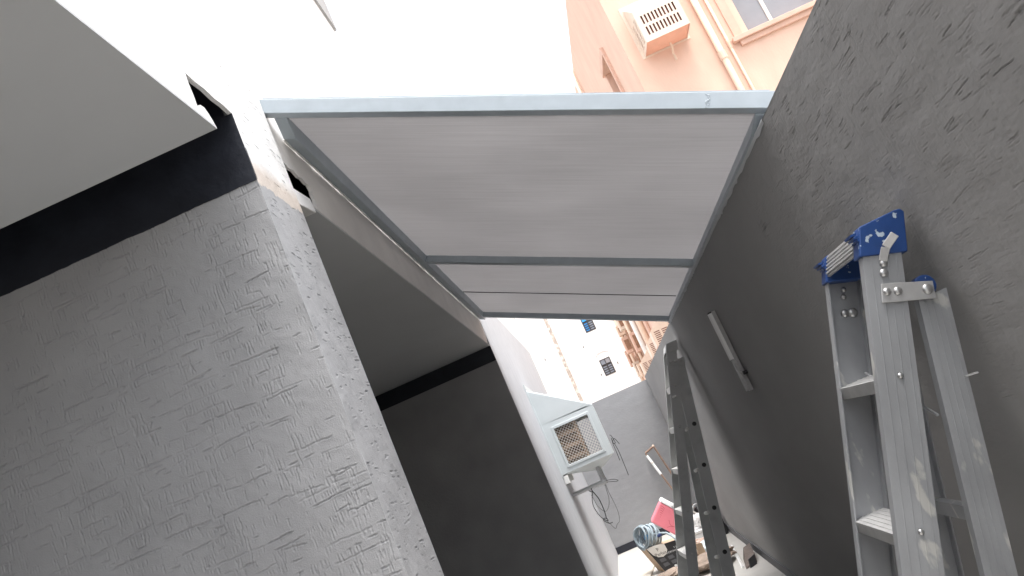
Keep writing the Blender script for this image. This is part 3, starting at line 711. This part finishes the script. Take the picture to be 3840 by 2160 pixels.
lab = onface('round_label', [(.02, 1.0), (.06, .72), (.16, .58), (.3, .54), (.45, .6), (.56, .75), (.6, 1.0), (.5, 1.04), (.3, 1.05), (.12, 1.04)], M_paper, .006, cb)
def text_on(txt, size, u, v, mt, parent, d, name='lettering', ang=0):
    cu_ = bpy.data.curves.new(name, 'FONT'); cu_.body = txt; cu_.size = size; cu_.align_x = 'CENTER'; cu_.align_y = 'CENTER'
    ob = bpy.data.objects.new(name, cu_); C.objects.link(ob)
    dg = bpy.context.evaluated_depsgraph_get(); me = bpy.data.meshes.new_from_object(ob.evaluated_get(dg)); bpy.data.objects.remove(ob)
    o0 = Vector(fr(u, v, d)); ex = (Vector(fr(1, v)) - Vector(fr(0, v))).normalized(); ey = (Vector(fr(u, 1)) - Vector(fr(u, 0))).normalized()
    base = Vector(parent['_base'])
    for vv in me.vertices:
        p = o0 + ex * vv.co.x + ey * vv.co.y; vv.co = (p.x - base.x, p.y - base.y, p.z + H0 - base.z)
    me.materials.clear(); me.materials.append(mt)
    r = bpy.data.objects.new(name, me); C.objects.link(r); r.parent = parent; r['_base'] = tuple(base); return r
text_on('Parfait', .055, .3, .68, M_ink, lab, .0075)
text_on('P', .06, .3, .86, M_ink, lab, .0075, 'logo_letter')
text_on('COOKWARE SET', .034, .73, .62, M_print, pf, .0048)
text_on('9 Pcs', .03, .86, .74, M_print, pf, .0048)
for u0 in (.12, .4, .68):
    for v0 in (.16, .36): onface('pan_picture', [(u0, v0), (u0 + .2, v0 + .01), (u0 + .19, v0 + .14), (u0 + .01, v0 + .13)], M_skirt, .0045, pf)
for u0 in (.45, .62): onface('badge', [(u0 + .06 * math.cos(k * .785), .06 + .05 * math.sin(k * .785)) for k in range(8)], M_print, .0045, pf)

# coil of hose resting on the carton
hp = []
hc = Vector((-.105, 10.72, -1.175)); ax = Vector((-.75, -.62, .25)).normalized()
e1 = ax.cross(Vector((0, 0, 1))).normalized(); e2 = ax.cross(e1)
random.seed(5); ph = 0
for k in range(12 * 22):
    a = 2 * math.pi * k / 22; turn = k / 22
    off = .085 * math.sin(turn * 1.9) + .02 * math.sin(turn * 5.1)
    rr = .118 + .012 * math.sin(turn * 2.3 + 1) + .004 * math.sin(a * 2 + turn)
    hp.append(hc + e1 * (rr * math.cos(a)) + e2 * (rr * 1.08 * math.sin(a)) + ax * (off + .02 * math.sin(a + turn * .7)))
hp += [Vector((.08, 10.6, -1.19)), Vector((.14, 10.55, -1.22)), Vector((.19, 10.48, -1.30)), Vector((.21, 10.46, -1.45)), Vector((.2, 10.45, -1.585))]
hs_ = thing('hose', 'coiled blue grey garden hose lying on top of the black carton', 'hose', (-.1, 10.72, -1.3))
MB().tube(smooth_path(hp, 2), .0125, 7).build('hose_coil', M_hose, hs_, smooth=True)
MB().tube([(.02, 10.63, -1.21), (.055, 10.60, -1.2)], .018, 8).build('connector', mat('connector_navy', (.03, .05, .14), .4), hs_)
MB().tube([(-.13, 10.75, -1.2), (-.11, 10.78, -1.16)], .022, 8).build('nozzle', mat('nozzle_blue', (.05, .3, .6), .4), hs_)

# tilted pink cooler box
ck = thing('cooler_box', 'pink cooler box with white lid tipped on its corner behind the hose', 'cooler', (.27, 12.3, -1.55))
ex = Vector((.63, 0, -.777)).normalized(); ez = Vector((.777, 0, .63)).normalized(); ey = Vector((0, 1, 0))
cc = Vector((.013, 12.15, -1.175))
L3 = lambda a, b, c: tuple(cc + ex * a + ey * b + ez * c)
MB().hull8([L3(0, 0, 0), L3(.5, 0, 0), L3(.5, .3, 0), L3(0, .3, 0), L3(-.012, -.012, .30), L3(.512, -.012, .30), L3(.512, .312, .30), L3(-.012, .312, .30)]).build('body', M_pink, ck, bevel=.022)
MB().hull8([L3(-.018, -.018, .302), L3(.518, -.018, .302), L3(.518, .318, .302), L3(-.018, .318, .302), L3(-.008, -.008, .36), L3(.508, -.008, .36), L3(.508, .308, .36), L3(-.008, .308, .36)]).build('lid', M_lid, ck, bevel=.012)
gw = []
for k in range(6): gw.append([(.015 + .012 * k, .26 - .028 * k), (.05 + .006 * k, .262 - .028 * k), (.085, .245 - .024 * k)])
gw.append([(.2, .14), (.25, .09), (.32, .10), (.42, .15)]); gw.append([(.22, .04), (.27, .08), (.36, .10), (.46, .09)])
for gq in gw: MB().tube(smooth_path([L3(a, -.0105 * (c / .3) - .0005, c) for a, c in gq], 5), .0028, 5).build('groove_shade_line', M_pinkD, ck)  # raised darker tubes carry the shade of the grooves as colour
part('latch', M_fixt, ck, (L3(.17, -.022, .3)[0], L3(.17, -.022, .3)[0] + .02, 12.125, 12.131, L3(.17, 0, .3)[2] - .005, L3(.17, 0, .3)[2] + .03))

# white plastic drawer unit with bags on it
dr = thing('storage_drawer', 'white plastic drawer unit standing on floor behind the dark ladder', 'drawer', (.55, 11.5, -1.6))
part('drawer_body', M_pvcw, dr, (.40, .72, 11.3, 11.65, -1.6, -1.445), bevel=.006)
part('drawer_lip', M_lid, dr, (.385, .735, 11.28, 11.665, -1.4445, -1.415), bevel=.006)
part('drawer_front', M_lid, dr, (.415, .66, 11.292, 11.2995, -1.58, -1.46), bevel=.002)
for x in (.64, .66): MB().dome((x, 11.2915, -1.49), (0, -1, 0), .008, .008, 8).build('knob', M_dk, dr)
def crumple(name, label, cat, c, r, mt, seed, sq=(1, 1, .7), amp=.35, sub=3):
    rnd = np.random.default_rng(seed)
    bm = bmesh.new(); bmesh.ops.create_icosphere(bm, subdivisions=sub, radius=1)
    ks = rnd.normal(0, 1, (9, 3)) * 3.0; phs = rnd.uniform(0, 6.28, 9)
    zmin = 9
    for v in bm.verts:
        d = np.array(v.co); q = 1 + amp * sum(abs(math.sin(float(ks[i] @ d) + phs[i])) - .6 for i in range(9)) / 4
        v.co = Vector((d[0] * q * sq[0], d[1] * q * sq[1], d[2] * q * sq[2])) * r
        zmin = min(zmin, v.co.z)
    me = bpy.data.meshes.new(name); bm.to_mesh(me); bm.free(); me.materials.append(mt)
    o = bpy.data.objects.new(name, me); C.objects.link(o); o.location = (c[0], c[1], c[2] + H0 - zmin); o['_base'] = (0, 0, 0)
    return tag(o, label, cat)
crumple('plastic_bag', 'crumpled white plastic bag on top of the white drawer', 'bag', (.6, 11.45, -1.415), .1, M_bag, 3, (1.2, 1, .85))
crumple('plastic_bag', 'pale blue crumpled plastic bag lying on floor between ladder rails', 'bag', (.5, 10.25, -1.6), .12, M_bagb, 5, (1, 1, .8))
crumple('cement_sack', 'dark brown crumpled sack sheet spread on floor by the ladder', 'sack', (.40, 9.55, -1.6), .24, M_cloth, 8, (1.15, 1.1, .32), .5)
crumple('cement_sack', 'pinkish brown crumpled paper sack in front of the white drawer', 'sack', (.42, 10.75, -1.6), .15, mat('sack_tan', (.42, .31, .26), .85, var=.25, vscale=10), 12, (1.1, 1, .55), .5)
crumple('cloth_scrap', 'flat heap of brown scrap cloth beside the carton', 'cloth', (.0, 10.0, -1.6), .15, M_cloth, 21, (1.3, 1, .25), .5)
# dark dish rack with grey rim behind the drawer
rk = thing('dish_rack', 'black dish rack with grey curved rim leaning behind the white drawer', 'rack', (.65, 12.6, -1.6))
Pq = lambda x, y, Y: onY(*ZC(x, y), Y)
rim = [Pq(1140, 500, 12.7), Pq(1145, 450, 12.7), Pq(1180, 425, 12.72), Pq(1250, 408, 12.75), Pq(1275, 430, 12.75), Pq(1310, 520, 12.7), Pq(1345, 640, 12.65), Pq(1375, 690, 12.6)]
MB().tube(smooth_path(rim, 4), .016, 8).build('rim', M_pvc, rk, smooth=True)
base_ = [Pq(1150, 490, 12.78), Pq(1250, 425, 12.78), Pq(1340, 660, 12.78), Pq(1200, 690, 12.78)]
m = MB(); m.hull8(base_ + [(p[0], p[1] + .05, p[2]) for p in base_]); m.build('basket', M_dk, rk)
q = [Pq(1140, 540, 12.55), Pq(1150, 515, 12.55), Pq(1330, 640, 12.5), Pq(1320, 665, 12.5)]
m = MB(); m.hull8(q + [(p[0], p[1] + .03, p[2]) for p in q]); m.build('tray_edge', M_paper, rk)
q = [Pq(1140, 590, 12.56), Pq(1190, 620, 12.56), Pq(1180, 650, 12.56), Pq(1140, 640, 12.56)]
m = MB(); m.hull8(q + [(p[0], p[1] + .03, p[2]) for p in q]); m.build('red_dish', mat('red_plastic', (.4, .03, .05), .4), rk)
for k in range(4):
    a = Pq(1190 + k * 30, 470 + k * 25, 12.74); b = Pq(1230 + k * 25, 540 + k * 25, 12.74)
    MB().tube([a, b], .012, 6).build('bar', M_skirt, rk)
# dark crate behind the drawer
tag(part('plastic_crate', M_dk, None, (.74, .86, 11.35, 11.7, -1.6, -1.40), bevel=.01), 'black plastic crate wedged between white drawer and boundary wall', 'crate')
# white batten and dark scrap tray by the boundary wall
a = Vector(onY(*ZC(1690, 1020), 9.95)); b = Vector(onY(*ZC(1860, 1330), 8.87))
m = MB().tube([a, b], .016, 4); tag(m.build('batten', M_lid, None), 'thin white plastic batten sloping down to floor by boundary wall', 'batten')
tr_ = thing('scrap_tray', 'bent dark metal scrap tray standing on floor against boundary wall', 'tray', (.76, 9.1, -1.6))
MB().hull8([(.66, 8.72, -1.598), (.80, 8.86, -1.598), (.85, 9.35, -1.598), (.72, 9.3, -1.598), (.70, 8.85, -1.565), (.82, 8.95, -1.54), (.865, 9.45, -1.50), (.78, 9.4, -1.51)]).build('tray_body', mat('tray_rust', (.13, .1, .085), .7, var=.4, vscale=18), tr_, bevel=.004)
MB().hull8([(.70, 8.70, -1.597), (.78, 8.78, -1.597), (.785, 8.775, -1.597), (.705, 8.695, -1.597), (.72, 8.78, -1.53), (.80, 8.86, -1.52), (.805, 8.855, -1.52), (.725, 8.775, -1.53)]).build('tray_lip', M_dk, tr_)
# cream panel lying on floor, tan block
tag(MB().hull8([(-.62, 10.2, -1.6), (-.30, 10.2, -1.6), (-.17, 11.27, -1.6), (-.62, 10.85, -1.6), (-.62, 10.2, -1.575), (-.30, 10.2, -1.575), (-.17, 11.27, -1.575), (-.62, 10.85, -1.575)]).build('cream_panel', M_creamp, None, bevel=.003), 'flat cream board lying on floor beside house wall', 'board')
tag(MB().hull8([(-.14, 10.3, -1.6), (-.02, 10.26, -1.6), (-.02, 10.4, -1.6), (-.13, 10.42, -1.6), (-.14, 10.3, -1.575), (-.02, 10.26, -1.57), (-.02, 10.4, -1.575), (-.13, 10.42, -1.58)]).build('wood_scrap', M_carton, None), 'small offcut of brown board on floor at the carton corner', 'board')
tag(MB().hull8([(.33, 9.9, -1.6), (.43, 9.95, -1.6), (.42, 10.0, -1.6), (.32, 9.96, -1.6), (.36, 9.9, -1.36), (.43, 9.95, -1.38), (.425, 9.97, -1.38), (.355, 9.93, -1.36)]).build('wood_scrap', M_carton, None), 'upright sliver of tan board standing between sacks', 'board')
# paint roller frame leaning on the end wall
rl = thing('roller_pole', 'rusty bent rod frame with white sleeve leaning on the end wall', 'roller', (.5, 13.75, -1.6))
Pe = lambda x, y, Y=13.86: onY(1700 + x / 1.4346, 1150 + y / 1.4346, Y)
MB().tube([Pe(1034, 788), Pe(1075, 752)], .016, 8).build('cross_arm', M_rust, rl)
MB().tube([Pe(1078, 752), (.74, 13.6, -1.598)], .014, 8).build('rod', M_rust, rl)
MB().tube([Pe(1034, 790), (.66, 13.55, -1.598)], .013, 8).build('rod', M_rust, rl)
a, b = Vector(Pe(1036, 795)), Vector((.66, 13.55, -1.598)); d = b - a
MB().tube([a + d * .02, a + d * .30], .021, 10).build('sleeve', M_lid, rl)
MB().tube([a + d * .12, a + d * .14], .024, 10).build('sleeve_ring', M_paper, rl)
MB().dome(Pe(1075, 750), (0, -1, .2), .022, .02, 8).build('knob', M_opipe, rl)

# ------------------------------------------------------------------ orange building beyond the boundary wall
YO, XO, ZT = 15.2, 3.25, 9.9
ob = thing('apartment_building', 'orange rendered apartment block with cream drainpipes rising beyond the boundary wall', 'building', (8, 20, -1.6))
XW0, XW1, ZW0, ZW1 = 5.49, 6.95, 5.93, 7.6
m = MB()
m.gridplate([XO, XW0, XW1, 15], [-1.6, ZW0, ZW1, ZT], [(1, 1)], lambda a, b, d: (a, YO + d, b), .3, back=False)
NY0, NY1, NZ0, NZ1 = 17.1, 18.2, 5.6, 7.6
m.gridplate([YO, NY0, NY1, 53], [-1.6, NZ0, NZ1, ZT], [(1, 1)], lambda a, b, d: (XO + d, a, b), .35, back=False)
m.add([(XO, YO, ZT), (15, YO, ZT), (15, 53, ZT), (XO, 53, ZT)], [(0, 1, 2, 3)]); m.add([(XO, 53, -1.6), (15, 53, -1.6), (15, 53, ZT), (XO, 53, ZT)], [(0, 1, 2, 3)]); m.add([(15, YO, -1.6), (15, 53, -1.6), (15, 53, ZT), (15, YO, ZT)], [(0, 1, 2, 3)])
m.build('wall', M_orange, ob, merge=True)
wn = part('window', M_wframe, ob, (XW0 + .001, XW0 + .05, YO + .14, YO + .18, ZW0, ZW1), (XW1 - .05, XW1 - .001, YO + .14, YO + .18, ZW0, ZW1), (5.98, 6.05, YO + .13, YO + .18, ZW0, ZW1), (XW0 + .0505, XW1 - .0505, YO + .14, YO + .18, ZW1 - .05, ZW1 - .001))
part('pane', M_glass, wn, (XW0 + .05, 5.98, YO + .16, YO + .17, ZW0, ZW1 - .05)); part('pane', M_glass, wn, (6.05, XW1 - .05, YO + .15, YO + .16, ZW0, ZW1 - .05))
part('sill', M_orangeD, wn, (5.12, 7.4, YO - .13, YO - .001, ZW0 - .10, ZW0 - .003), bevel=.01)
part('sill', M_orangeD, wn, (5.24, 7.3, YO - .07, YO - .001, ZW0 - .2, ZW0 - .1005), bevel=.008)
part('surround', M_orangeD, wn, (5.2, 5.36, YO - .035, YO - .001, ZW0 - .002, ZW1 + .2))
part('room_blank', M_glass, wn, (XW0 - .2, XW1 + .2, YO + .31, YO + .33, ZW0 - .2, ZW1 + .2))
nn_ = part('window', M_orangeD, ob, (XO - .06, XO - .001, NY0 - .12, NY0 - .001, NZ0, NZ1 + .1), (XO - .06, XO - .001, NY0, NY1 + .12, NZ1 + .001, NZ1 + .16), (XO + .2, XO + .24, NY0, NY1, NZ0, NZ0 + .06), (XO + .2, XO + .24, NY0 + .5, NY0 + .56, NZ0, NZ1))
part('pane', M_brown, nn_, (XO + .25, XO + .27, NY0, NY1, NZ0, NZ1))
def vpipe(x, y, z0, z1, r, mt, parent, collars=()):
    p = MB().tube([(x, y, z0), (x, y, z1)], r, 12).build('downpipe', mt, parent, smooth=True)
    for z in collars: MB().tube([(x, y, z), (x, y, z + .16)], r * 1.22, 12).build('collar', mt, p)
    return p
vpipe(4.83, YO - .075, -1.6, ZT, .062, M_opipe, ob, (5.62, 8.5))
vpipe(5.045, YO - .035, -1.6, ZT, .028, M_opipe, ob, (5.78,))
vpipe(XO - .09, 22.3, -1.6, 10.15, .055, M_opipe, ob, (8.0,))
vpipe(XO - .13, 40.2, -1.6, ZT, .12, M_pvcw, ob); vpipe(XO - .14, 36.6, -1.6, ZT, .13, M_opipe, ob); vpipe(XO - .1, 34.2, -1.6, ZT, .07, M_orangeD, ob)  # last pipe here stands in for a shadow strip on the wall
vpipe(XO - .2, 43.5, -1.6, ZT, .1, M_opipe, ob); vpipe(XO - .1, 46.5, -1.6, ZT, .12, M_brown, ob); vpipe(XO - .22, 50.2, -1.6, ZT, .09, M_opipe, ob)
for (y, z, hh, pr_, mt) in ((42.2, 3.6, 1.0, .35, M_orangeD), (44.6, 5.2, .8, .5, M_ocov), (45.5, 2.6, .7, .45, M_opipe), (47.6, 4.2, .9, .5, M_orangeD), (48.8, 2.9, .8, .42, M_ocov), (51, 3.7, 1, .45, M_orangeD), (49.6, 5.5, .6, .4, M_opipe)):
    bx = part('wall_ledge', mt, ob, (XO - pr_, XO - .001, y, y + .9, z, z + hh)); part('opening_shade_plate', M_brown, bx, (XO - pr_ + .08, XO - .08, y - .012, y - .0005, z + .15, z + hh - .15))  # brown plate on each ledge, an opening's shade put into colour
for z in (3.2, 4.6, 6.0): part('wall_shade_band', M_brown, ob, (XO - .02, XO - .0005, 41.2, 52, z, z + .9))  # flat brown bands paint in the shadowed stretch of the facade

# slotted covers on the orange block
lab_o = {0: 'cream slotted cooler cover with orange bounce light painted underneath, on orange front wall beside window'}
ac_u, pU = ac_cover('air_conditioner_cover', lab_o[0], None, (3.55, YO, 0), (1, 0, 0), (0, -1, 0), .86, .62, 6.33, 7.4, 7.0,
                    ('slots', .12, .52, 2, .08, 6.42, 6.9, 9, .03), ('slots', .1, .76, 10, .034, 6.45, 6.86, 2, .06), M_ocov, M_ocovB, M_slot)
MB().tube([(4.02, YO - .25, 6.3), (4.02, YO - .25, 6.2), (4.02, YO - .12, 6.14), (4.02, YO - .12, 5.98)], .022, 8).build('drain_pipe', M_opipe, ac_u)
labs = ['slotted cream cooler cover on the orange side wall, farthest along the block', 'slotted orange cream cooler cover on side wall, middle one of three', 'slotted cream cooler cover on orange side wall, first of three beyond boundary wall']
for k, (y, mt) in enumerate(((39.8, M_ocov), (31.9, M_ocov), (28.4, M_ocov))):
    ac_cover('air_conditioner_cover', labs[k], 'slotted covers along the orange side wall', (XO, y, 0), (0, 1, 0), (-1, 0, 0), .9, .63, 2.3, 3.35, 2.86,
             ('slots', .06, .54, 2, .07, 2.37, 2.80, 7, .032), None, mt, M_ocovB, M_slot)

# ------------------------------------------------------------------ white building far behind
wb = thing('white_building', 'bright white building with dark framed louvre windows and stone strips behind end wall', 'building', (0, 62, -1.6))
YB = 60
wins = [(1.38, 2.16, 4.44, 5.64), (1.38, 2.16, 7.8, 9.0)]
MB().gridplate([-9, 1.38, 2.16, 9], [-1.6, 4.44, 5.64, 7.8, 9.0, 15], [(1, 1), (1, 3)], lambda a, b, d: (a, YB + d, b), .15, back=False).build('wall', M_bwhite, wb, merge=True)
part('rear_block', M_bwhite, wb, (-9, 9, YB + .2, YB + 8, -1.6, 14.99))
part('stone_strip', M_stone, wb, (-1.02, -.78, YB - .06, YB - .001, -1.6, 14.9)); part('stone_strip', M_stone, wb, (3.5, 3.8, YB - .06, YB - .001, -1.6, 14.9))
for k, (x0, x1, z0, z1) in enumerate(wins):
    fw = .06; xm = (x0 + x1) / 2; zm_ = z1 - .42
    wnd = part('window', M_dframe, wb, (x0, x0 + fw, YB - .02, YB + .06, z0, z1), (x1 - fw, x1, YB - .02, YB + .06, z0, z1), (xm - fw / 2, xm + fw / 2, YB - .02, YB + .06, z0 + fw, z1 - fw),
               (x0 + fw, x1 - fw, YB - .0195, YB + .06, z0, z0 + fw), (x0 + fw, x1 - fw, YB - .0195, YB + .06, z1 - fw, z1), (x0 + fw, x1 - fw, YB + .1, YB + .12, z0, z1))
    for xa, xb_, mm, mp_ in ((x0 + fw, xm - fw / 2, M_louvb if k else M_louv, M_paneb if k else M_louv), (xm + fw / 2, x1 - fw, M_louv, M_glass)):
        part('pane', mp_, wnd, (xa, xb_, YB + .0, YB + .02, zm_ + .04, z1 - fw))
        for q in range(4):
            z = z0 + .1 + q * .16
            part('louvre_slat', mm, wnd, (xa + .02, xb_ - .02, YB - .01, YB + .02, z, z + .09))
    pts = [(xm + .62 * math.cos(a), YB - .02, z1 + .05 + .5 * math.sin(a)) for a in np.linspace(.15, math.pi - .15, 14)]
    MB().tube(pts, .03, 5).build('hood_moulding', M_bwhite, wb)
for (x, z) in ((.75, 6.9), (1.1, 4.6), (2.5, 4.9), (-2.1, 7.2)): part('wall_spout', M_dframe, wb, (x, x + .05, YB - .06, YB - .001, z, z + .16))

for o in bpy.data.objects:
    if '_base' in o: del o['_base']
